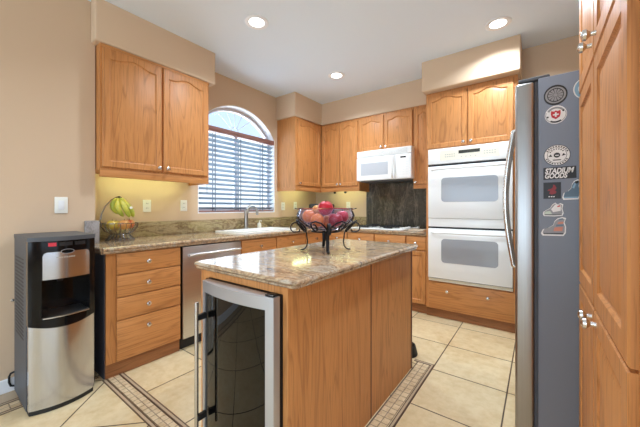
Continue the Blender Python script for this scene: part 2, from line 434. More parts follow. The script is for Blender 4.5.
for ang in (38, 64, 90, 116, 142):
    a = math.radians(ang); top = .15
    while True:
        y = math.cos(a)*top; z = zb+math.sin(a)*top
        if abs(y) > hw-.05 or z > arch_z(wc+y)-WZ0-.045: break
        top += .005
    g.tube([(-.128, math.cos(a)*.06, zb+math.sin(a)*.06), (-.128, math.cos(a)*top, zb+math.sin(a)*top)], .006, 6)
g.tube([(-.128, math.cos(PI*i/12)*.06, zb+math.sin(PI*i/12)*.06) for i in range(13)], .006, 6)
obj('sunburst_grid', g, 'grid', win)
g = MB(); pts = [L(WY0+.03, WZ0+.03), L(WY1-.03, WZ0+.03)]+[L(y, arch_z(y)-.03) for y in reversed(ys[2:-2])]
g.prism(pts, 'x', -.124, -.120); obj('pane', g, 'glass', win)

# neighbour's sunlit wall outside
struct('wall_exterior', MB().box(-6.3, -6.1, -2, 9, -.1, 2.95), 'stucco')
struct('floor_exterior', MB().box(-6.1, -3.2, -2, 9, -.14, -.1), 'stucco')

# ------------------------------------------------------------------ cabinets
def knob(parent, x, z, y=-.019, r=.0165):
    m = MB().lathe([(0, 0), (r*.45, 0), (r*.38, .012), (r*.6, .016), (r, .022), (r*.95, .030), (r*.5, .034), (0, .035)], 16, T(x, y, z) @ TOY)
    return obj('knob', m, 'nickel', parent)
def door_mesh(x0, x1, z0, z1, th=.019, arch=True, rail=.044, drop=.036):
    m = MB(); N = 24
    W = x1-x0; xc = (x0+x1)/2; yf = -th
    def top(t, d):     # t in -1..1 along the opening
        if not arch: return z1-rail-d
        u = min(abs(t)/.86, 1)
        return z1-.040-d-drop*(.5-.5*math.cos(PI*u))
    def loop(d, y):
        h = W/2-rail-d
        pts = [(xc-h, z0+rail+d), (xc+h, z0+rail+d)]+[(xc+h*(1-2*i/N), top(1-2*i/N, d)) for i in range(N+1)]
        return m.verts([(p[0], y, p[1]) for p in pts])
    def outer(d, y):
        h = W/2-d
        pts = [(xc-h, z0+d), (xc+h, z0+d)]+[(xc+h*(1-2*i/N), z1-d) for i in range(N+1)]
        return m.verts([(p[0], y, p[1]) for p in pts])
    Ls = [outer(0, 0), outer(0, yf+.004), outer(.004, yf), loop(0, yf), loop(.005, yf+.007), loop(.010, yf+.009), loop(.034, yf+.0025)]
    for a, b in zip(Ls, Ls[1:]):
        n = len(a)
        for i in range(n): m.face([a[i], a[(i+1) % n], b[(i+1) % n], b[i]])
    m.face(Ls[-1]); m.face(Ls[0][::-1]); return m
def door(parent, x0, x1, z0, z1, kx=None, kz=None, arch=True, th=.019, mat='oak', **kw):
    d = obj('door', door_mesh(x0, x1, z0, z1, th, arch, **kw), mat, parent, angle=25)
    if kx is not None: knob(d, kx, kz, -th)
    return d
def drawer(parent, x0, x1, z0, z1, kx=None, kz=None, th=.019, name='drawer'):
    d = obj(name, MB().box(x0, x1, -th, 0, z0, z1, .006), 'oak_h', parent)
    for k in ([] if kx is None else kx if isinstance(kx, (list, tuple)) else [kx]): knob(d, k, (z0+z1)/2 if kz is None else kz, -th)
    return d
R90 = PI/2
ZB = 1.40
# --- left upper cabinet (window wall), local x = world y
c = thing('wall_cabinet', 'double oak wall cabinet with arched doors on the left, left of the window', 'cabinet', (-2.62, .782, ZB), R90, 'oak wall cabinets')
W_ = 1.680-.782
obj('carcass', MB().box(0, W_, 0, .338, .05, .998), 'oak', c)
g = MB(); g.box(-.0, W_, -.004, .018, 0, .062, .003); g.box(W_-.018, W_, .018, .338, 0, .05); obj('light_rail', g, 'oak_h', c)
obj('cornice', MB().box(-.0, W_, -.012, 0, .975, .997, .003), 'oak_h', c)
door(c, .012, .440, .075, .973, .412, .105)
door(c, .456, .876, .075, .973, .484, .105)
# --- corner unit on the window wall
c = thing('wall_cabinet', 'oak wall cabinet with pale end panel, right of the window in the corner', 'cabinet', (-2.62, 2.975, ZB), R90, 'oak wall cabinets')
obj('carcass', MB().box(0, .582, 0, .338, .05, .998), 'oak', c)
g = MB(); g.box(0, .58, -.004, .018, 0, .062, .003); g.box(0, .018, .018, .338, 0, .05); obj('light_rail', g, 'oak_h', c)
door(c, .034, .545, .075, .965, .065, .105)
# --- back wall uppers
c = thing('wall_cabinet', 'two-door oak wall cabinet between the corner and the microwave', 'cabinet', (-2.618, 3.562, ZB), 0, 'oak wall cabinets')
obj('carcass', MB().box(0, .645, 0, .316, .05, .998), 'oak', c)
g = MB(); g.box(0, .645, -.004, .018, 0, .062, .003); g.box(.627, .645, .018, .316, 0, .05); obj('light_rail', g, 'oak_h', c)
door(c, .022, .330, .075, .965, .305, .105)
door(c, .338, .630, .075, .965, .363, .105)
c = thing('wall_cabinet', 'short two-door oak wall cabinet directly above the microwave', 'cabinet', (-1.970, 3.562, 1.912), 0, 'oak wall cabinets')
obj('carcass', MB().box(0, .745, 0, .316, 0, .486), 'oak', c)
door(c, .003, .364, .012, .453, .335, .045, drop=.032)
door(c, .372, .740, .012, .453, .40, .045, drop=.032)
c = thing('wall_cabinet', 'narrow oak wall cabinet between the microwave and the double oven', 'cabinet', (-1.222, 3.562, ZB), 0, 'oak wall cabinets')
obj('carcass', MB().box(0, .242, 0, .316, .03, .998), 'oak', c)
g = MB(); g.box(0, .222, -.004, .018, -.0, .042, .003); obj('light_rail', g, 'oak_h', c)
door(c, .012, .228, .05, .965, .035, .075, rail=.045)

# --- oven tower
OX0, OX1, OY = -.978, -.15, 3.262
c = thing('oven_cabinet', 'tall oak cabinet housing the white double oven', 'cabinet', (OX0, OY, 0))
ow = OX1-OX0
g = MB(); g.box(0, .03, 0, .61, .09, 2.398); g.box(ow-.035, ow, 0, .61, .09, 2.398); g.box(.03, ow-.035, 0, .61, 1.792, 2.398); g.box(.03, ow-.035, .0, .61, .09, .386); g.box(.03, ow-.035, .58, .61, .386, 1.792)
obj('carcass', g, 'oak', c)
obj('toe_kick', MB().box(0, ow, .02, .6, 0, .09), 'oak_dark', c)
door(c, .012, .405, 1.80, 2.375, .375, 1.832)
door(c, .413, .798, 1.80, 2.375, .443, 1.832)
drawer(c, .03, ow-.006, .098, .380, [.222, .590], .298)
# --- double oven
c = thing('double_oven', 'white built-in double wall oven in the tall oak cabinet', 'oven', (-.945, OY-.024, .39))
ov = .758
obj('body', MB().box(.0, ov, .0, .55, .003, 1.395), 'white_app', c)
obj('base_trim', MB().box(.0, ov, -.006, .0, .003, .034, .002), 'cream_app', c)
cp = obj('control_panel', MB().box(-.002, ov+.002, -.02, 0, 1.236, 1.396, .006), 'white_app', c)
obj('display', MB().box(.30, .492, -.0225, -.0195, 1.325, 1.357), 'display', cp)
obj('control_area', MB().box(.12, .655, -.0210, -.0195, 1.268, 1.372), 'cream_app', cp)
for x, z in [(.17+k*.021, 1.30+r*.022) for k in range(5) for r in range(2)]+[(.525+k*.022, 1.30+r*.022) for k in range(5) for r in range(2)]+[(.32+k*.042, 1.288) for k in range(4)]:
    obj('key', MB().box(x, x+.012, -.0222, -.0208, z, z+.008), 'faint', cp)
def oven_door(z0, z1, wz0, wz1, hz):
    d = obj('oven_door', MB().box(0, ov, -.028, 0, z0, z1, .006), 'white_app', c)
    g = MB(); n = 6; r = .035; pts = []
    for cx, cz, a0 in ((.645-r, wz1-r, 0), (.135+r, wz1-r, 90), (.135+r, wz0+r, 180), (.645-r, wz0+r, 270)):
        for i in range(n+1): a = math.radians(a0+90*i/n); pts.append((cx+r*math.cos(a), cz+r*math.sin(a)))
    g.prism(pts, 'y', -.0295, -.0275); obj('window', g, 'oven_glass', d)
    g = MB(); g.tube([(.045, -.030, hz), (.055, -.055, hz), (.08, -.066, hz)]+[(.08+(.615)*i/8, -.068, hz) for i in range(1, 8)]+[(.695, -.066, hz), (.72, -.055, hz), (.73, -.030, hz)], .012, 10); obj('handle', g, 'white_app', d)
oven_door(.668, 1.212, .838, 1.088, 1.178)
oven_door(.040, .560, .208, .455, .520)
for a, b in ((1.213, 1.234), (.562, .578), (.0342, .0395)): obj('vent_slot', MB().box(0, ov, -.010, -.001, a, b), 'black_matte', c)
obj('middle_trim', MB().box(0, ov, -.018, -.001, .579, .666, .004), 'white_app', c)

# --- left base drawer cabinet
FX = -2.34                                     # carcass face of the window-wall run
c = thing('drawer_cabinet', 'oak base cabinet with four drawers left of the dishwasher', 'cabinet', (FX, .732, 0), R90)
g = MB(); g.box(0, .512, 0, .34, .10, .853); g.box(.045, .512, .34, .60, .10, .853); obj('carcass', g, 'oak', c)
obj('end_panel', MB().box(-.004, 0, .02, .34, .0, .853), 'charcoal', c)
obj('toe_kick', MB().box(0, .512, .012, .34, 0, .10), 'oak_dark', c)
for z0, z1 in ((.704, .848), (.546, .699), (.388, .541), (.105, .383)):
    drawer(c, .058, .506, z0, z1, .255, z1-.072 if z0 < .2 else None)
# --- dishwasher
c = thing('dishwasher', 'stainless steel dishwasher with bar handle beside the oak drawers', 'dishwasher', (FX, 1.252, 0), R90)
obj('body', MB().box(.004, .584, .0, .58, .09, .85), 'black_matte', c)
d = obj('door', MB().box(.004, .584, -.024, 0, .095, .845, .005), 'steel', c)
g = MB(); g.tube([(.035, -.062, .778), (.553, -.062, .778)], .0105, 12)
for x in (.06, .53): g.tube([(x, -.024, .778), (x, -.062, .778)], .007, 8)
obj('handle', g, 'steel', d)
obj('toe_kick', MB().box(.004, .584, .03, .5, 0, .09), 'black_matte', c)
# --- sink base and blind corner
def sinkbase(label, y0, w_, fronts, low):
    c = thing('base_cabinet', label, 'cabinet', (FX, y0, 0), R90, 'oak base cabinets')
    g = MB()
    if low: g.box(0, w_, 0, .60, .10, .68); g.box(0, w_, 0, .03, .68, .853)
    else: g.box(0, w_, 0, .60, .10, .853)
    obj('carcass', g, 'oak', c)
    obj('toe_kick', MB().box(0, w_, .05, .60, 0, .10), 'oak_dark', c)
    for a, b in fronts:
        drawer(c, a, b, .695, .843, (a+b)/2)
        door(c, a, b, .108, .685, b-.03, .65, arch=False)
sinkbase('oak base cabinet under the white sink', 1.84, .99, [(.01, .475), (.49, .98)], True)
sinkbase('oak base cabinet in the corner of the two counters', 2.832, .43, [(.005, .40)], False)
# --- back wall base cabinets
def base(label, x0, x1, front):
    c = thing('base_cabinet', label, 'cabinet', (x0, 3.285, 0), 0, 'oak base cabinets'); w_ = x1-x0
    obj('carcass', MB().box(0, w_, 0, .585, .10, .853), 'oak', c)
    obj('toe_kick', MB().box(0, w_, .02, .585, 0, .10), 'oak_dark', c)
    drawer(c, front[0]-x0, front[1]-x0, .697, .848, (front[0]+front[1])/2-x0)
    door(c, front[0]-x0, front[1]-x0, .105, .687, front[0]-x0+.03, .65, arch=False)
base('oak base cabinet just right of the counter corner, behind the bowl', -2.325, -1.988, (-2.27, -1.995))
base('oak base cabinet under the left half of the cooktop', -1.987, -1.603, (-1.98, -1.611))
base('oak base cabinet under the right half of the cooktop', -1.602, -1.209, (-1.594, -1.217))
base('narrow oak base cabinet directly left of the double oven', -1.208, -.980, (-1.20, -.986))

# --- pantry on the right
c = thing('pantry_cabinet', 'tall oak pantry cabinet with six panelled doors at the right, beside the fridge', 'cabinet', (.152, 1.632, 0), -R90)
obj('carcass', MB().box(0, .90, 0, .640, .09, 2.40), 'oak', c)
obj('toe_kick', MB().box(0, .90, .06, .640, 0, .09), 'oak_dark', c)
for z0, z1, kz in ((.105, .852, .82), (.860, 1.626, None), (1.636, 2.37, 1.683)):
    door(c, .006, .403, z0, z1, .365 if kz else None, kz, arch=False, th=.015, rail=.055)
    door(c, .410, .832, z0, z1, .450 if kz else None, kz, arch=False, th=.015, rail=.055)

# ------------------------------------------------------------------ worktops
def edge_prof(t):      # rounded worktop edge, (outward, z) from the slab face
    return [(0, -.045), (.006, -.045), (.012, -.040), (.014, -.032), (.012, -.026), (.018, -.022), (.022, -.014), (.020, -.006), (.012, -.001), (0, 0)]
CT = .90; CB = .855
c = thing('countertop', 'polished granite L-shaped counter along the window and back walls', 'counter', (0, 0, 0))
g = MB()
SX0, SX1, SY0, SY1 = -2.86, -2.43, 1.93, 2.76
EX = -2.318
for a in ((XD+.003, EX, .705, .779), (XW+.002, EX, .779, SY0+.02), (XW+.002, SX0+.02, SY0+.02, SY1-.02), (SX1-.02, EX, SY0+.02, SY1-.02), (XW+.002, EX, SY1-.02, YW-.002), (EX, -.980, 3.278, YW-.002)): g.box(*a, CB, CT)
for i, (u, z) in enumerate(edge_prof(0)): pass
ep = edge_prof(0)
g.prism([(EX+u, CT+z) for u, z in ep], 'y', .705, 3.278)
g.prism([(3.278-u, CT+z) for u, z in ep], 'x', EX+.02, -.980)
g.prism([(.705-u*.6, CT+z) for u, z in ep], 'x', XD+.003, EX)
obj('slab', g, 'granite', c, angle=30)
for a in ((XW+.002, XW+.022, .80, YW-.002), (XW+.022, -2.02, YW-.022, YW-.002), (-1.15, -.980, YW-.022, YW-.002)): obj('backsplash', MB().box(*a, CT, 1.035, .002), 'granite_splash', c)
g = MB(); g.box(XD+.001, XD+.021, .708, .797, CT, 1.07, .002); g.box(XW+.004, XD, .778, .797, CT, 1.07, .002); obj('end_splash', g, 'granite_grey', c)
tag(obj('stove_backsplash', MB().box(-2.018, -1.152, YW-.020, YW-.001, CT+.001, 1.56), 'granite_dark'), 'tall dark granite slab on the wall behind the cooktop', 'backsplash')

# sink
c = thing('kitchen_sink', 'white drop-in sink in the granite counter below the window', 'sink', (0, 0, 0))
def rrect(x0, x1, y0, y1, r, z, n=5):
    pts = []
    for cx, cy, a0 in ((x1-r, y1-r, 0), (x0+r, y1-r, 90), (x0+r, y0+r, 180), (x1-r, y0+r, 270)):
        for i in range(n+1): a = math.radians(a0+90*i/n); pts.append((cx+r*math.cos(a), cy+r*math.sin(a), z))
    return pts
g = MB(); loops = [rrect(SX0-.03, SX1+.02, SY0-.02, SY1+.02, .05, CT+.001), rrect(SX0-.028, SX1+.018, SY0-.018, SY1+.018, .05, CT+.014), rrect(SX0+.045, SX1-.02, SY0+.03, SY1-.03, .06, CT+.014), rrect(SX0+.055, SX1-.03, SY0+.04, SY1-.04, .06, CT-.02), rrect(SX0+.07, SX1-.05, SY0+.06, SY1-.06, .06, CT-.18)]
V = [g.verts(l) for l in loops]
for a, b in zip(V, V[1:]):
    for i in range(len(a)): g.face([a[i], a[(i+1) % len(a)], b[(i+1) % len(a)], b[i]])
g.face(V[-1]); obj('basin', g, 'porcelain', c)
obj('drain', MB().lathe([(0, 0), (.045, 0), (.045, .004), (.02, .005), (0, .003)], 20, T(-2.64, 2.345, CT-.179)), 'nickel', c)
# faucet
fx, fy = -2.862, 2.345
c = thing('faucet', 'brushed nickel gooseneck faucet behind the white sink', 'faucet', (fx, fy, CT+.014))
obj('body', MB().lathe([(0, 0), (.032, 0), (.032, .008), (.025, .014), (.024, .10), (.022, .17), (.026, .19), (.026, .215), (.018, .23), (0, .233)], 20), 'faucet', c)
path = [(0, 0, .16), (.03, .006, .21)]
for i in range(13):
    a = PI-(PI*.9)*i/12; path.append((.115+.075*math.cos(a), .02, .205+.06*math.sin(a)))
sp_ = [(.010, 0, .19)]+[(.112+.088*math.cos(PI-(PI*.92)*i/12), 0, .205+.058*math.sin(PI-(PI*.92)*i/12)) for i in range(13)]+[(.202, 0, .17)]
obj('spout', MB().tube(sp_, [.015]*10+[.014]*3+[.015, .017], 12), 'faucet', c)
obj('lever', MB().tube([(0, 0, .222), (.004, .02, .26), (.014, .045, .285), (.03, .075, .30)], [.012, .009, .007, .006], 8), 'faucet', c)
c = thing('soap_dispenser', 'small cream soap pump beside the faucet on the sink rim', 'soap dispenser', (-2.865, 2.56, CT+.014))
obj('body', MB().lathe([(0, 0), (.024, 0), (.024, .05), (.018, .06), (0, .062)], 16), 'cream_app', c)
obj('pump', MB().tube([(0, 0, .06), (0, 0, .085), (.02, 0, .09), (.04, 0, .085)], .006, 8), 'cream_app', c)

# cooktop
c = thing('cooktop', 'white cooktop with black grates set in the back counter below the microwave', 'cooktop', (-1.60, 3.56, CT+.001))
obj('surface', MB().box(-.375, .335, -.25, .23, 0, .012, .004), 'white_app', c)
for bx in (-.22, .10):
    for by in (-.12, .11):
        b = obj('burner', MB().lathe([(0, .012), (.06, .012), (.055, .022), (.03, .024), (.03, .03), (0, .03)], 20, T(bx, by, 0)), 'black_matte', c)
        g = MB(); g.tube([(bx+.09*math.cos(2*PI*i/20), by+.09*math.sin(2*PI*i/20), .034) for i in range(20)], .006, 6, closed=True)
        for a in range(4):
            ca, sa = math.cos(a*PI/2+PI/4), math.sin(a*PI/2+PI/4); g.tube([(bx+.03*ca, by+.03*sa, .036), (bx+.10*ca, by+.10*sa, .036), (bx+.105*ca, by+.105*sa, .012)], .005, 6)
        obj('grate', g, 'black_matte', b)
for k in range(4): obj('control_knob', MB().lathe([(0, .012), (.018, .012), (.016, .03), (0, .03)], 14, T(.285, -.16+k*.09, 0)), 'white_app', c)
c = thing('spoon_rest', 'small white spoon rest on the counter right of the cooktop', 'spoon rest', (-1.222, 3.64, CT+.001), PI/2)
obj('dish', MB().lathe([(0, 0), (.035, 0), (.05, .018), (.046, .02), (.032, .006), (0, .005)], 20, None, 1.3, .72), 'white_app', c)
obj('handle', MB().tube([(.06, 0, .015), (.11, 0, .022), (.14, 0, .018)], [.014, .012, .01], 8, flat=.5), 'white_app', c)
tag(obj('cutting_board', MB().box(-1.205, -1.035, 3.33, 3.56, CT+.001, CT+.016, .005), 'board'), 'pale cutting board lying on the counter left of the oven cabinet', 'cutting board')

# microwave
c = thing('microwave', 'white over-the-range microwave above the cooktop', 'microwave', (-1.945, 3.455, 1.522))
mw, mh = .741, .386
obj('body', MB().box(0, mw, .02, .400, 0, mh), 'white_app', c)
obj('vent_grille', MB().box(0, mw, -.012, .02, mh-.085, mh, .010, 3), 'white_app', c)
g = MB()
for k in range(5): g.box(.03, mw-.05, -.0135, -.0115, mh-.07+k*.012, mh-.0665+k*.012)
obj('louvre', g, 'faint', c)
d = obj('door', MB().box(0, .535, -.018, .02, .0, mh-.088, .010, 3), 'white_app', c)
obj('window', MB().box(.065, .445, -.0195, -.0175, .065, .225), 'mw_glass', d)
obj('handle', MB().tube([(.505, -.018, .275), (.505, -.045, .262), (.505, -.052, .24)]+[(.505, -.054, .24-.17*i/5) for i in range(1, 5)]+[(.505, -.052, .06), (.505, -.045, .04), (.505, -.018, .026)], .014, 10), 'white_app', d)
p = obj('control_panel', MB().box(.538, mw, -.018, .02, 0, mh-.088, .010, 3), 'white_app', c)
obj('display', MB().box(.605, .675, -.0195, -.0175, .250, .268), 'ink', p)
for r in range(6):
    for k in range(3): obj('key', MB().box(.59+k*.042, .612+k*.042, -.0186, -.0175, .045+r*.03, .056+r*.03), 'key', p)
obj('bottom_vent', MB().box(.03, mw-.03, .05, .38, -.012, 0), 'grey_plastic', c)

# ------------------------------------------------------------------ island
IX0, IX1, IY0, IY1 = -1.31, -.742, .802, 2.125
c = thing('kitchen_island', 'oak kitchen island base in the middle of the tiled floor', 'island', (IX0, IY0, 0))
iw, il = IX1-IX0, IY1-IY0
g = MB(); g.box(0, .062, 0, .56, 0, .868); g.box(iw-.026, iw-.006, 0, .56, 0, .868); g.box(0, iw-.006, .56, il-.004, 0, .868); g.box(.062, iw-.026, 0, .56, .840, .868)
obj('carcass', g, 'oak', c)
obj('side_panel', MB().box(iw-.006, iw, 0, .666, .0, .868), 'oak', c)
obj('side_panel', MB().box(iw-.006, iw, .678, il-.02, .0, .868), 'oak', c)
obj('seam_strip', MB().box(iw-.006, iw+.001, .666, .678, .0, .868), 'seam', c)
obj('corner_strip', MB().box(iw-.01, iw+.004, il-.02, il, .0, .868, .002), 'seam', c)
# island worktop
c = thing('island_worktop', 'polished granite worktop on the oak island', 'worktop', (0, 0, 0))
wx0, wx1, wy0, wy1 = -1.366, -.694, .788, 2.135
g = MB(); A = []
for u, z in [(-.03, -.034), (-.012, -.034), (-.006, -.031), (-.003, -.026), (-.006, -.022), (-.001, -.018), (.003, -.012), (.001, -.005), (-.007, 0), (-.03, 0)]:
    A.append(g.verts([(x, y, .9025+z) for x, y, _ in rrect(wx0-u, wx1+u, wy0-u, wy1+u, .03+u if u > -.025 else .006, 0)]))
for a, b in zip(A, A[1:]):
    for i in range(len(a)): g.face([a[i], a[(i+1) % len(a)], b[(i+1) % len(a)], b[i]])
g.face(A[0][::-1]); g.face(A[-1])
obj('slab', g, 'granite', c, angle=30)
# wine fridge
c = thing('wine_fridge', 'wine fridge with smoked glass door and silver frame in the island end', 'wine fridge', (-1.245, .79, 0))
fw_ = .473
g = MB(); g.box(0, .02, 0, .55, .03, .836); g.box(fw_-.02, fw_, 0, .55, .03, .836); g.box(.02, fw_-.02, 0, .55, .816, .836); g.box(.02, fw_-.02, 0, .55, .03, .10); g.box(.02, fw_-.02, .53, .55, .10, .816)
obj('housing', g, 'black_matte', c)
for k in range(5):
    z = .19+k*.125; g = MB(); g.box(.022, fw_-.022, .03, .045, z-.012, z+.012)
    for q in range(7): g.tube([(.05+q*.06, .045, z), (.05+q*.06, .51, z)], .003, 6)
    obj('shelf', g, 'chrome', c)
dx0, dx1 = .022, fw_+.003; xc_, h_ = (dx0+dx1)/2, (dx1-dx0)/2
g = MB(); bow = .026
kw = dict(bow=bow, xc=xc_, hw=h_)
g.bowed(dx0, dx1, -.036, -.004, .790, .838, **kw); g.bowed(dx0, dx1, -.036, -.004, .035, .085, **kw)
g.bowed(dx0, dx0+.028, -.036, -.004, .085, .790, n=3, **kw); g.bowed(dx1-.036, dx1, -.036, -.004, .085, .790, n=4, **kw)
d = obj('door_frame', g, 'silver', c)
g = MB(); g.bowed(dx0+.028, dx1-.036, -.030, -.026, .085, .790, par=True, **kw); obj('pane', g, 'dark_glass', d)
g = MB(); hx = .06
g.tube([(hx, -.088, .20), (hx, -.088, .757)], .0085, 12); h = obj('handle', g, 'steel_v', d)
for z in (.255, .690): obj('bracket', MB().box(hx-.008, hx+.008, -.084, -.044, z-.012, z+.012), 'black_matte', h)
g = MB(); g.box(.0, fw_, -.006, 0, .80, .838); g.box(fw_-.02, fw_, -.003, .0, .03, .80); obj('gasket', g, 'black', c)
g = MB(); g.box(fw_-.045, fw_-.005, -.034, 0, .8385, .8445, .002); obj('hinge', g, 'black_matte', c)

# ------------------------------------------------------------------ fridge
c = thing('refrigerator', 'stainless side-by-side refrigerator with grey side beside the pantry', 'refrigerator', (-.087, 2.560, 0), -R90)
obj('cabinet_body', MB().box(.0, .91, .087, .80, .05, 1.750, .006), 'fridge_side', c)
obj('gasket', MB().box(.004, .904, .074, .087, .06, 1.738), 'fridge_dark', c)
obj('toe_grille', MB().box(.01, .90, .08, .75, 0, .05), 'black_matte', c)
for x0, x1, hx in ((0, .452, .405), (.458, .91, .505)):
    d = obj('door', MB().box(x0, x1, 0, .074, .055, 1.742, .012, 3), 'fridge_steel', c)
    pth = [(hx, 0, 1.62), (hx, -.030, 1.61)]+[(hx, -.034-.036*math.sin(PI*i/16), 1.58-.72*i/16) for i in range(17)]+[(hx, -.030, .83), (hx, 0, .82)]
    obj('handle', MB().tube(pth, .0125, 12), 'nickel', d)
for x0 in (.02, .80): obj('hinge_cover', MB().box(x0, x0+.09, .012, .13, 1.7515, 1.768, .006), 'grey_plastic', c)

# stickers on the side of the fridge (plane y = 1.65)
YF = 1.6495
def ell(cx, cz, rx, rz, n=28, a0=0): return [(cx+rx*math.cos(2*PI*i/n+a0), cz+rz*math.sin(2*PI*i/n+a0)) for i in range(n)]
def rect(x0, x1, z0, z1): return [(x0, z0), (x1, z0), (x1, z1), (x0, z1)]
def sticker(label, cat, basepoly, mat, layers):
    cx = sum(p[0] for p in basepoly)/len(basepoly); cz = min(p[1] for p in basepoly)
    root = thing('sticker', label, cat, (cx, YF, cz), 0, 'stickers on the fridge side')
    loc = lambda poly: [(x-cx, z-cz) for x, z in poly]
    obj('backing', MB().prism(loc(basepoly), 'y', -.0006, 0), mat, root, smooth=False)
    for i, (mt, polys) in enumerate(layers):
        m = MB()
        for p_ in polys: m.prism(loc(p_), 'y', -.0006-.0003*(i+1), -.0006)
        obj('print', m, mt, root, smooth=False)
    return root, cx, cz
k0 = (.061, 1.660)
sp_ = []
for k in range(12):
    a = 2*PI*k/12; ca, sa = math.cos(a), math.sin(a); px, pz = -sa, ca
    sp_.append([(k0[0]+.009*ca-.002*px, k0[1]+.009*sa-.002*pz), (k0[0]+.026*ca-.0055*px, k0[1]+.026*sa-.0055*pz), (k0[0]+.026*ca+.0055*px, k0[1]+.026*sa+.0055*pz), (k0[0]+.009*ca+.002*px, k0[1]+.009*sa+.002*pz)])
sticker('round black and grey wheel sticker, topmost on the grey fridge side', 'sticker', ell(*k0, .041, .044), 'ink', [('grey_ink', [ell(*k0, .036, .036)]), ('ink', [ell(*k0, .029, .030)]), ('grey_ink', sp_+[ell(*k0, .008, .008)])])
k0 = (.062, 1.574); r = .010
cross = [(-.3, -1), (.3, -1), (.3, -.3), (1, -.3), (1, .3), (.3, .3), (.3, 1), (-.3, 1), (-.3, .3), (-1, .3), (-1, -.3), (-.3, -.3)]
shield = [(0, -.020), (.014, -.010), (.017, .004), (.016, .018), (.006, .014), (0, .018), (-.006, .014), (-.016, .018), (-.017, .004), (-.014, -.010)]
def arc(cx, cz, r0, r1, a0, a1, n=10): return [(cx+r1*math.cos(math.radians(a0+(a1-a0)*i/n)), cz+r1*math.sin(math.radians(a0+(a1-a0)*i/n))) for i in range(n+1)]+[(cx+r0*math.cos(math.radians(a1+(a0-a1)*i/n)), cz+r0*math.sin(math.radians(a1+(a0-a1)*i/n))) for i in range(n+1)]
sticker('round white sticker with a white cross on a red shield', 'sticker', ell(*k0, .038, .040), 'white', [('grey_ink', [arc(*k0, .026, .034, 30, 150), arc(*k0, .034, .0365, 160, 380)]), ('red_ink', [[(k0[0]+x, k0[1]+z) for x, z in shield]]), ('white', [[(k0[0]+x*.010, k0[1]+z*.010) for x, z in cross]]), ('ink', [arc(*k0, .029, .035, 235, 305), ell(k0[0]+.026, k0[1]+.014, .004, .004, 8), ell(k0[0]-.028, k0[1]-.008, .004, .004, 8)])])
k0 = (.066, 1.396)
sticker('round white sticker with black rings and a black centre emblem', 'sticker', ell(*k0, .046, .046), 'ink', [('white', [ell(*k0, .0435, .0435)]), ('ink', [ell(*k0, .034, .034)]), ('white', [ell(*k0, .0325, .0325)]),
    ('ink', [ell(*k0, .011, .011), [(k0[0]-.030, k0[1]-.005), (k0[0]-.016, k0[1]-.006), (k0[0]-.021, k0[1]+.005)], [(k0[0]+.030, k0[1]-.001), (k0[0]+.016, k0[1]-.005), (k0[0]+.022, k0[1]+.007)], rect(k0[0]-.014, k0[0]+.014, k0[1]-.023, k0[1]-.019)]+[arc(*k0, .036, .041, a, a+8, 2) for a in list(range(20, 160, 14))+list(range(200, 340, 14))]+[arc(*k0, .0245, .029, a, a+10, 2) for a in range(35, 145, 18)]), ('white', [rect(k0[0]-.006, k0[0]+.006, k0[1]-.003, k0[1]+.001)])])
root, cx, cz = sticker('black rectangular sticker lettered STADIUM GOODS in white', 'sticker', [(.019, 1.290), (.131, 1.293), (.130, 1.345), (.019, 1.343)], 'ink', [])
for body, zz in (('STADIUM', 1.3185), ('GOODS\u2019'.replace('\u2019', ''), 1.2965)):
    cu = bpy.data.curves.new('lettering', 'FONT'); cu.body = body; cu.size = .03; cu.shear = .25; cu.extrude = .0002; cu.offset = .0011
    to = bpy.data.objects.new('lettering', cu); COL.objects.link(to)
    bpy.context.view_layer.update(); dg = bpy.context.evaluated_depsgraph_get()
    me = bpy.data.meshes.new_from_object(to.evaluated_get(dg)); bpy.data.objects.remove(to)
    xs = [v.co.x for v in me.vertices]; wd = max(xs)-min(xs); want = .099 if body == 'STADIUM' else .078
    for v in me.vertices: v.co.x = (v.co.x-min(xs))*want/wd
    me.materials.append(M['white']); lo = bpy.data.objects.new('lettering', me); COL.objects.link(lo); lo.parent = root
    lo.rotation_euler = (PI/2, 0, 0); lo.location = (.0245-cx, -.0009, zz-cz)
bx, bz = .019, 1.206
fig = [(.020, .022), (.030, .018), (.042, .022), (.046, .030), (.040, .036), (.046, .046), (.040, .060), (.034, .062), (.034, .052), (.028, .044), (.018, .042), (.014, .034), (.024, .034)]
sticker('square black sticker with a dark red figure, below the white lettering', 'sticker', rect(bx, bx+.061, bz, bz+.072), 'ink', [('dark_red', [[(bx+x, bz+z) for x, z in fig]]), ('white', [rect(bx+.018+k*.008, bx+.0235+k*.008, bz+.007, bz+.011) for k in range(3)])])
def shoe(label, x0, x1, z0, z1, shape, mat, layers):
    f = lambda P: [(x0+(x1-x0)*p[0], z0+(z1-z0)*p[1]) for p in P]
    sticker(label, 'sticker', f(shape), 'white', [(mat, [f(shape_in(shape))])]+[(m_, [f(q) for q in ps]) for m_, ps in layers])
def shape_in(P):
    cx = sum(p[0] for p in P)/len(P); cz = sum(p[1] for p in P)/len(P)
    return [(cx+(p[0]-cx)*.88, cz+(p[1]-cz)*.86) for p in P]
high = [(.0, .12), (.06, .0), (.9, .02), (.99, .18), (1.0, .5), (.94, .72), (1.0, .95), (.86, 1.0), (.66, .92), (.55, .78), (.50, .58), (.30, .42), (.08, .34)]
low = [(.0, .16), (.04, .02), (.55, .0), (.95, .06), (1.0, .25), (.94, .55), (.98, .86), (.84, .94), (.72, .84), (.60, .98), (.46, .84), (.36, .60), (.16, .44), (.03, .34)]
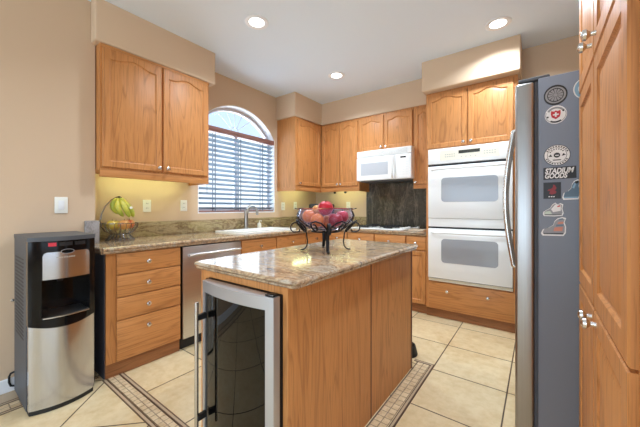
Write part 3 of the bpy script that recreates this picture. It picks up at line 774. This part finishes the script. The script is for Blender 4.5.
shoe('slate blue high-top sneaker sticker at the right edge of the fridge side', .084, .143, 1.200, 1.287, high, 'slate_ink', [('blue_ink', [[(.12, .08), (.88, .10), (.86, .16), (.12, .14)], [(.55, .6), (.72, .86), (.80, .84), (.66, .55)]]), ('ink', [[(.70, .90), (.92, .94), (.90, .82), (.74, .78)]])])
shoe('white sneaker sticker with pale green toe', .017, .089, 1.128, 1.190, low, 'grey_ink', [('white', [[(.4, .5), (.6, .85), (.86, .8), (.86, .4), (.5, .3)]]), ('mint_ink', [[(.07, .16), (.45, .16), (.36, .38), (.12, .34)]]), ('red_ink', [[(.70, .74), (.84, .80), (.84, .70), (.70, .66)]]), ('ink', [[(.08, .09), (.9, .11), (.92, .15), (.08, .13)]])])
shoe('grey and salmon sneaker sticker, lowest on the fridge side', .010, .097, 1.042, 1.126, high, 'grey_ink', [('orange_ink', [[(.5, .25), (.85, .28), (.88, .5), (.55, .45)], [(.66, .62), (.9, .66), (.9, .76), (.7, .74)]]), ('slate_ink', [[(.6, .5), (.9, .54), (.9, .62), (.62, .6)], [(.7, .82), (.9, .88), (.88, .94), (.72, .9)]]), ('ink', [[(.1, .1), (.9, .12), (.9, .17), (.1, .14)]])])
sticker('light blue round sticker partly hidden behind the pantry edge', 'sticker', ell(.163, 1.668, .043, .047), 'white', [('blue_ink', [ell(.163, 1.668, .039, .043)]), ('white', [arc(.163, 1.668, .022, .027, 100, 260)])])

# ------------------------------------------------------------------ water dispenser (local x = world y)
c = thing('water_dispenser', 'black and stainless bottom-load water dispenser against the left wall', 'water dispenser', (-2.268, .343, 0), R90)
dw, bw = .306, .045
dfy = lambda x: -bw*(1-((x-dw/2)/(dw/2))**2); kw = dict(bow=bw, xc=dw/2, hw=dw/2)
g = MB(); g.box(0, dw, .17, .402, .015, .975); g.box(0, .050, .05, .17, .015, .975); g.box(dw-.028, dw, .05, .17, .015, .975); g.box(.05, dw-.028, .05, .17, .015, .53); g.box(.05, dw-.028, .05, .17, .762, .975)
obj('cabinet_side', g, 'grey_plastic', c)
g = MB()
for k in range(22): g.box(-.0012, .0, .12, .36, .40+k*.022, .408+k*.022)
obj('louvre', g, 'black_matte', c)
tp = MB(); tp.bowed(-.002, dw+.002, .0, .404, .976, 1.0, **kw); obj('top_cover', tp, 'grey_plastic', c)
curve = lambda x: .502-.028*(1-((x-dw/2)/(dw/2))**2)
g = MB(); g.bowed(.003, dw-.003, .004, .05, .03, curve, **kw); d = obj('lower_door', g, 'streak_steel', c)
g = MB(); g.bowed(.006, dw-.006, .012, .07, 0, .029, **kw); obj('plinth', g, 'black_matte', c)
# fascia: two stiles, top band, tray lip
g = MB()
g.bowed(0, .052, .0, .05, lambda x: curve(x)+.002, .975, n=5, **kw); g.bowed(dw-.03, dw, .0, .05, lambda x: curve(x)+.002, .975, n=5, **kw)
g.bowed(.052, dw-.03, .0, .05, .755, .975, **kw)
g.bowed(.052, dw-.03, .0, .05, lambda x: curve(x)+.002, .535, **kw)
obj('fascia', g, 'black', c)
g = MB(); g.box(.0505, dw-.0285, .160, .169, .531, .761); g.box(.0505, .0535, .05, .160, .531, .761); g.box(dw-.0315, dw-.0285, .05, .160, .531, .761); g.box(.0535, dw-.0315, .05, .160, .756, .761); obj('alcove', g, 'black', c)
g = MB(); g.bowed(.056, dw-.034, -.006, .158, .5355, .541, **kw); obj('drip_tray', g, 'steel', c)
def ptop(x):
    e = min(x-.055, dw-.033-x); r = .022
    return .912-(r-math.sqrt(max(r*r-(r-min(e, r))**2, 0)))
g = MB(); g.bowed(.055, dw-.033, -.0035, .001, .757, ptop, n=40, **kw); p = obj('steel_panel', g, 'streak_steel', c)
g = MB().lathe([(0, 0), (.030, 0), (.030, .003), (0, .004)], 24, T(dw/2+.008, dfy(dw/2)-.001, .912) @ TOY, 1, .42); b = obj('badge', g, 'black', c)
g = MB().tube([(dw/2+.008+.030*math.cos(2*PI*i/24), dfy(dw/2)-.0045, .912+.0126*math.sin(2*PI*i/24)) for i in range(24)], .0014, 6, closed=True); obj('badge_rim', g, 'silver', b)
g = MB()
for k in range(8): g.box(.112+k*.011, .118+k*.011, dfy(.115+k*.011)-.0042, dfy(.115+k*.011)-.003, .876, .883)
obj('lettering', g, 'faint', p)
obj('red_display', MB().bowed(.078, .112, -.002, .01, .945, .966, n=6, **kw), 'red_led', c)
for a, b in ((.125, .185), (.195, .25)): obj('button', MB().bowed(a, b, -.0025, .01, .945, .966, n=6, **kw), 'black_matte', c)
obj('spout', MB().tube([(dw/2, .08, .755), (dw/2, .08, .72)], .014, 12), 'black_matte', c)
tag(obj('power_cord', MB().tube([(-2.680, .356, .125), (-2.680, .328, .118), (-2.680, .321, .10), (-2.680, .321, .065), (-2.680, .328, .04), (-2.680, .356, .028)], .006, 8), 'black_matte'), 'short black cord loop on the left side of the water dispenser', 'cord')
c = thing('wall_plug', 'small brass outlet fitting on the wall left of the water dispenser', 'fitting', (XD+.001, .338, .575), R90)
obj('plate', MB().lathe([(0, 0), (.009, 0), (.009, .003), (0, .004)], 12, TOY), 'nickel', c); obj('valve', MB().lathe([(0, 0), (.005, 0), (.005, .014), (0, .015)], 12, T(0, -.0045, 0) @ TOY), 'chrome', c)

# ------------------------------------------------------------------ outlets and switch
def outlet(label, loc, rz, kind='socket'):
    c = thing('wall_outlet' if kind == 'socket' else 'light_switch', label, 'outlet' if kind == 'socket' else 'light switch', loc, rz, 'white wall plates')
    obj('plate', MB().box(-.036, .036, -.006, 0, -.057, .057, .003), 'outlet', c)
    if kind == 'socket':
        for z in (-.022, .022):
            s = obj('socket', MB().box(-.016, .016, -.008, -.006, z-.014, z+.014, .003), 'outlet', c)
            g = MB()
            for x in (-.006, .006): g.box(x-.0015, x+.0015, -.0086, -.0079, z-.004, z+.006)
            obj('slot', g, 'ink', s)
    else: obj('rocker', MB().box(-.016, .016, -.009, -.006, -.032, .032, .002), 'white', c)
outlet('cream outlet on the lit wall nearest the bananas', (XW+.001, 1.252, 1.185), R90)
outlet('white outlet on the wall just left of the window blind', (XW+.001, 1.61, 1.19), R90)
outlet('white outlet just right of the window blind', (XW+.001, 3.09, 1.19), R90)
outlet('white outlet on the window wall nearest the corner toaster', (XW+.001, 3.355, 1.20), R90)
outlet('white outlet on the back wall above the bowl', (-2.335, YW-.001, 1.203), 0)
outlet('white light switch on the bare wall above the water dispenser', (XD+.001, .577, 1.185), R90, 'switch')

# ------------------------------------------------------------------ blinds
c = thing('window_blind', 'wide horizontal slat blind with a reddish wood valance in the arched window', 'blind', (XW-.028, wc, WZ0), R90)
bh = hw-.018
obj('valance', MB().box(-bh-.004, bh+.004, -.034, .018, WZS-WZ0-.052, WZS-WZ0+.006, .004), 'valance', c)
obj('bottom_rail', MB().box(-bh, bh, -.02, .025, .014, .030, .003), 'valance', c)
ta = math.radians(24); npt = 16
for k in range(npt):
    z = .060+k*.0555; g = MB(); q = []
    for i in range(5):
        u = -.026+.052*i/4; cz = .003*(1-(2*i/4-1)**2)
        q.append((u*math.cos(ta)+.004, z-u*math.sin(ta)+cz))
    g.prism([(a, b) for a, b in q]+[(a, b-.0028) for a, b in reversed(q)], 'x', -bh, bh)
    obj('slat', g, 'slat', c, angle=50)
for x in (-.36, .0, .36):
    g = MB(); g.box(x-.006, x+.006, -.0215, -.0205, .02, WZS-WZ0-.06); g.box(x-.006, x+.006, .0285, .0295, .02, WZS-WZ0-.06); obj('ladder_tape', g, 'tape', c)
obj('pull_cord', MB().tube([(-.47, -.030, WZS-WZ0-.06), (-.47, -.030, .22)], .003, 6), 'tape', c)

# ------------------------------------------------------------------ recessed lights and under-cabinet lights
def downlight(label, x, y):
    c = thing('recessed_light', label, 'ceiling light', (x, y, ZC), 0, 'recessed ceiling lights')
    obj('trim_ring', MB().lathe([(.062, -.0005), (.097, -.0005), (.097, -.005), (.090, -.008), (.066, -.004), (.062, -.003), (.062, -.0005)], 32), 'white_trim', c)
    obj('lens', MB().lathe([(0, -.0008), (.062, -.0008), (.062, -.003), (0, -.004)], 32), 'lamp', c)
    l = bpy.data.lights.new('lamp_light', 'AREA'); l.shape = 'DISK'; l.size = .15; l.energy = 19; l.color = (.76, .88, 1); l.spread = math.radians(143)
    lo = bpy.data.objects.new('lamp_light', l); COL.objects.link(lo); lo.parent = c; lo.location = (0, 0, -.012)
downlight('round recessed ceiling light in front of the window, nearest the left cabinets', -1.885, 1.655)
downlight('round recessed ceiling light in the corner, farthest from the camera', -1.893, 2.875)
downlight('round recessed ceiling light in front of the oven cabinet', -.271, 2.875)
downlight('round recessed ceiling light above the fridge side of the island', -.271, 1.655)
downlight('added round recessed light in the made-up room behind, left side', -1.6, -.9)  # this lamp and the next are extras added out of view
downlight('added round recessed light in the made-up room behind, right side', .9, -.9)
def undercab(label, loc, rz, ln):
    c = thing('under_cabinet_light', label, 'under-cabinet light', loc, rz, 'under-cabinet lights')
    obj('housing', MB().box(0, ln, 0, .06, -.012, 0), 'white_trim', c)
    obj('tube', MB().tube([(.02, .03, -.020), (ln-.02, .03, -.020)], .007, 10), 'tube', c)
undercab('lit under-cabinet light strip beneath the left double cabinet', (-2.75, .84, ZB+.049), R90, .74)
undercab('lit under-cabinet light strip beneath the corner cabinet by the window', (-2.75, 3.02, ZB+.049), R90, .50)
undercab('lit under-cabinet light strip beneath the cabinet left of the microwave', (-2.58, 3.66, ZB+.049), 0, .50)
for lb, x in (('small black hook under the cabinet, nearer the corner', -2.40), ('small black hook under the cabinet, nearer the microwave', -2.22)):
    c = thing('hook', lb, 'hook', (x, 3.60, ZB+.049), 0, 'black hooks under the cabinet')
    obj('base', MB().lathe([(0, 0), (.012, 0), (.012, -.03), (.018, -.05), (.02, -.062), (.014, -.072), (0, -.075)], 12), 'black_matte', c)

# ------------------------------------------------------------------ small things on the counters
c = thing('toaster_oven', 'black toaster oven in the counter corner behind the glass bowl', 'toaster', (-2.66, 3.62, CT+.001), math.radians(42))
obj('body', MB().box(-.185, .185, -.13, .13, .012, .325, .018, 3), 'black_matte', c)
d = obj('door', MB().box(-.17, .07, -.138, -.13, .04, .29, .004), 'black', c); obj('handle', MB().tube([(-.15, -.155, .265), (.05, -.155, .265)], .007, 8), 'chrome', d)
for k in range(3): obj('dial', MB().lathe([(0, 0), (.018, 0), (.016, .016), (0, .017)], 14, T(.125, -.13, .08+k*.075) @ TOY), 'chrome', c)
for x in (-.15, .15): obj('foot', MB().box(x-.02, x+.02, -.10, .10, 0, .013), 'black_matte', c)

def apple_mb(r): return MB().lathe([(0, r*.12), (r*.35, 0), (r*.72, r*.22), (r*.97, r*.72), (r, r*1.05), (r*.86, r*1.5), (r*.5, r*1.78), (r*.2, r*1.74), (0, r*1.62)], 20)
def apple(name, label, cat, loc, r, mat, group, tilt=(0, 0, 0)):
    t = thing(name, label, cat, loc, 0, group); t.rotation_euler = tilt
    obj('flesh', apple_mb(r), mat, t, angle=80)
    obj('stem', MB().tube([(0, 0, r*1.60), (.002, 0, r*1.85), (.005, 0, r*2.0)], .0018, 6), 'stem', t)
def orange(label, loc, r, group):
    t = thing('orange', label, 'orange', loc, 0, group)
    obj('peel', MB().lathe([(0, 0)]+[(r*math.sin(PI*i/14), r-r*math.cos(PI*i/14)) for i in range(1, 14)]+[(0, 2*r)], 20), 'orange', t, angle=80)
    obj('stem_scar', MB().lathe([(0, 2*r-.0005), (.005, 2*r-.0006), (.004, 2*r+.0012), (0, 2*r+.001)], 10), 'stem', t)

# glass bowl in a wrought iron stand on the island
BX, BY, BZ = -1.06, 1.487, .903
c = thing('bowl_stand', 'black wrought iron scroll stand on the island worktop', 'stand', (BX, BY, BZ))
obj('ring', MB().tube([(.085*math.cos(2*PI*i/28), .085*math.sin(2*PI*i/28), .118) for i in range(28)], .005, 8, closed=True), 'iron', c)
def spiral(cx, cz, r0, r1, a0, turns, n=26): return [(cx+(r0+(r1-r0)*i/n)*math.cos(a0+2*PI*turns*i/n), cz+(r0+(r1-r0)*i/n)*math.sin(a0+2*PI*turns*i/n)) for i in range(n+1)]
base_ang = math.atan2(-BY, -BX)                # towards the camera
for k in range(4):
    a = base_ang+math.radians(6)+k*PI/2
    ca, sa = math.cos(a), math.sin(a)
    prof = [(.155, .006), (.142, .006), (.128, .012), (.116, .03), (.112, .055), (.116, .085), (.118, .105), (.126, .125), (.145, .150), (.168, .168), (.186, .172)]
    sc = [(.186+.030*math.sin(q), .142+.030*math.cos(q)) for q in [PI*i/8 for i in range(1, 9)]]+[(.180+.020*math.cos(q), .128-.014*math.sin(q)) for q in [PI*.2+PI*.9*i/6 for i in range(1, 7)]]
    P = [(r*ca, r*sa, z) for r, z in prof+sc]
    obj('leg', MB().tube(P, .0095, 8, ref=(-sa, ca, 0), flat=.45), 'iron', c)
for k in range(4):                             # paired C scrolls either side of each leg
    for sgn in (-1, 1):
        a = base_ang+math.radians(6)+k*PI/2
        pts = []
        for t_, z in [(0, .115), (.10, .150), (.24, .176), (.40, .186), (.54, .178)]: pts.append((t_, z))
        for i in range(1, 15):
            q = PI*.35-2*PI*.95*i/14; rr = .13*(1-.55*i/14); pts.append((.50+rr*math.cos(q), .152+.030*(1-.5*i/14)*math.sin(q)))
        P = []
        for t_, z in pts:
            rad = .118+(z-.115)*.9+.012
            P.append((rad*math.cos(a+sgn*t_), rad*math.sin(a+sgn*t_), z))
        obj('scroll', MB().tube(P, .0048, 7), 'iron', c)
prof = [(0, .122), (.06, .124), (.10, .134), (.145, .160), (.172, .192), (.180, .215), (.172, .238), (.166, .248), (.178, .254), (.192, .257), (.193, .262), (.178, .262), (.160, .256), (.162, .246), (.168, .232), (.174, .214), (.166, .194), (.140, .166), (.098, .141), (.06, .131), (0, .129)]
tag(obj('glass_bowl', MB().lathe(prof, 48), 'bowl_glass'), 'wide lilac-tinted glass bowl of fruit in the iron stand on the island', 'bowl').location = (BX, BY, BZ)
def polar(dist, side, z):                      # towards camera / to the right as the camera sees it
    return (BX+dist*math.cos(base_ang)-side*math.sin(base_ang), BY+dist*math.sin(base_ang)+side*math.cos(base_ang), BZ+z)
gb = 'fruit in the glass bowl'
apple('apple', 'bright red apple on top of the glass bowl', 'apple', polar(.03, .0, .218), .047, 'apple', gb, (.15, .1, 0))
apple('apple', 'yellow-red apple behind the red one at the top of the bowl', 'apple', polar(-.05, -.045, .205), .042, 'gala', gb)
apple('apple', 'red apple low in the right of the glass bowl', 'apple', polar(.055, .060, .150), .043, 'apple', gb)
apple('apple', 'red apple at the far right of the glass bowl', 'apple', polar(-.025, .105, .170), .041, 'apple', gb)
apple('apple', 'red apple low at the back of the glass bowl', 'apple', polar(-.085, .035, .152), .041, 'apple', gb)
orange('orange low in the front left of the glass bowl', polar(.065, -.048, .146), .042, gb)
orange('orange at the far left of the glass bowl', polar(-.015, -.105, .170), .041, gb)
orange('orange low in the middle of the glass bowl', polar(-.010, .005, .136), .040, gb)

# fruit basket with banana hook on the left counter
QX, QY, QZ = -2.77, .965, CT+.001
c = thing('fruit_basket', 'chrome wire fruit basket with a banana hook on the left counter', 'basket', (QX, QY, QZ), R90)
def ring(r, z, t=.0028): return MB().tube([(r*math.cos(2*PI*i/36), r*math.sin(2*PI*i/36), z) for i in range(36)], t, 6, closed=True)
obj('rim', ring(.128, .140), 'wire', c); obj('foot_ring', ring(.102, .003), 'wire', c); obj('waist_ring', ring(.064, .052, .0022), 'wire', c)
g = MB()
for k in range(20):
    a = 2*PI*k/20; g.tube([(r*math.cos(a), r*math.sin(a), z) for r, z in ((.128, .140), (.124, .108), (.104, .074), (.064, .052), (.078, .030), (.102, .004))], .0024, 6)
obj('wire_cage', g, 'wire', c)
hk = [(-.128, .02, .140), (-.132, .02, .16), (-.120, .02, .22), (-.095, .02, .28), (-.06, .02, .325), (-.025, .015, .350), (.0, .01, .360), (.012, .01, .352), (.012, .01, .34)]
obj('banana_hook', MB().tube(hk, .004, 8), 'wire', c)
gq = 'fruit in the wire basket'
def bk(lx, ly, z): return (QX-ly, QY+lx, QZ+z)
apple('pear', 'yellow pear at the left of the wire basket', 'pear', bk(-.066, -.03, .092), .040, 'pear', gq)
apple('apple', 'blush red apple at the front middle of the wire basket', 'apple', bk(.010, -.056, .088), .043, 'gala', gq)
apple('apple', 'yellow-red apple at the right of the wire basket', 'apple', bk(.072, .010, .092), .041, 'gala', gq)
apple('pear', 'yellow pear at the back of the wire basket', 'pear', bk(-.012, .052, .090), .038, 'pear', gq)
b = thing('banana_bunch', 'bunch of green-yellow bananas hanging from the wire hook', 'bananas', bk(-.012, -.012, .352), R90)
obj('crown', MB().tube([(0, 0, .004), (0, 0, -.012), (.005, 0, -.022)], [.009, .014, .016], 8), 'stem', b)
for k, (az, ln) in enumerate(((-165, .15), (-125, .175), (-80, .185), (-40, .185), (0, .165))):
    a = math.radians(az); P = []; R_ = []
    for i in range(13):
        s = i/12; th = .25+1.05*(1-s)                       # starts outward, curves down and back
        out = .012+.062*math.sin(PI*min(s*.62+.06, 1)); P.append((out*math.cos(a)*.9+.05*s*s, out*math.sin(a)*.8, -.012-ln*s*(.82)))
        R_.append(.006+.0150*math.sin(PI*(.10+.82*s))**.7 if i < 12 else .005)
    obj('banana', MB().tube(P, R_, 8), 'banana', b, angle=60)
g = MB(); g.lathe([(0, 0), (.011, 0), (.011, .001), (0, .001)], 14, T(.066, -.062, -.085) @ TOY, 1, 1); obj('fruit_label', g, 'white', b)

# small black bowl on the floor behind the island
c = thing('pet_bowl', 'small black bowl on the floor behind the far corner of the island', 'bowl', (-.855, 2.31, .001))
obj('shell', MB().lathe([(0, 0), (.085, 0), (.088, .02), (.076, .07), (.070, .075), (.064, .07), (.055, .025), (0, .02)], 24), 'black_matte', c)
obj('foot_ring', MB().lathe([(.086, 0), (.091, 0), (.091, .008), (.086, .008), (.086, 0)], 24), 'black_matte', c)
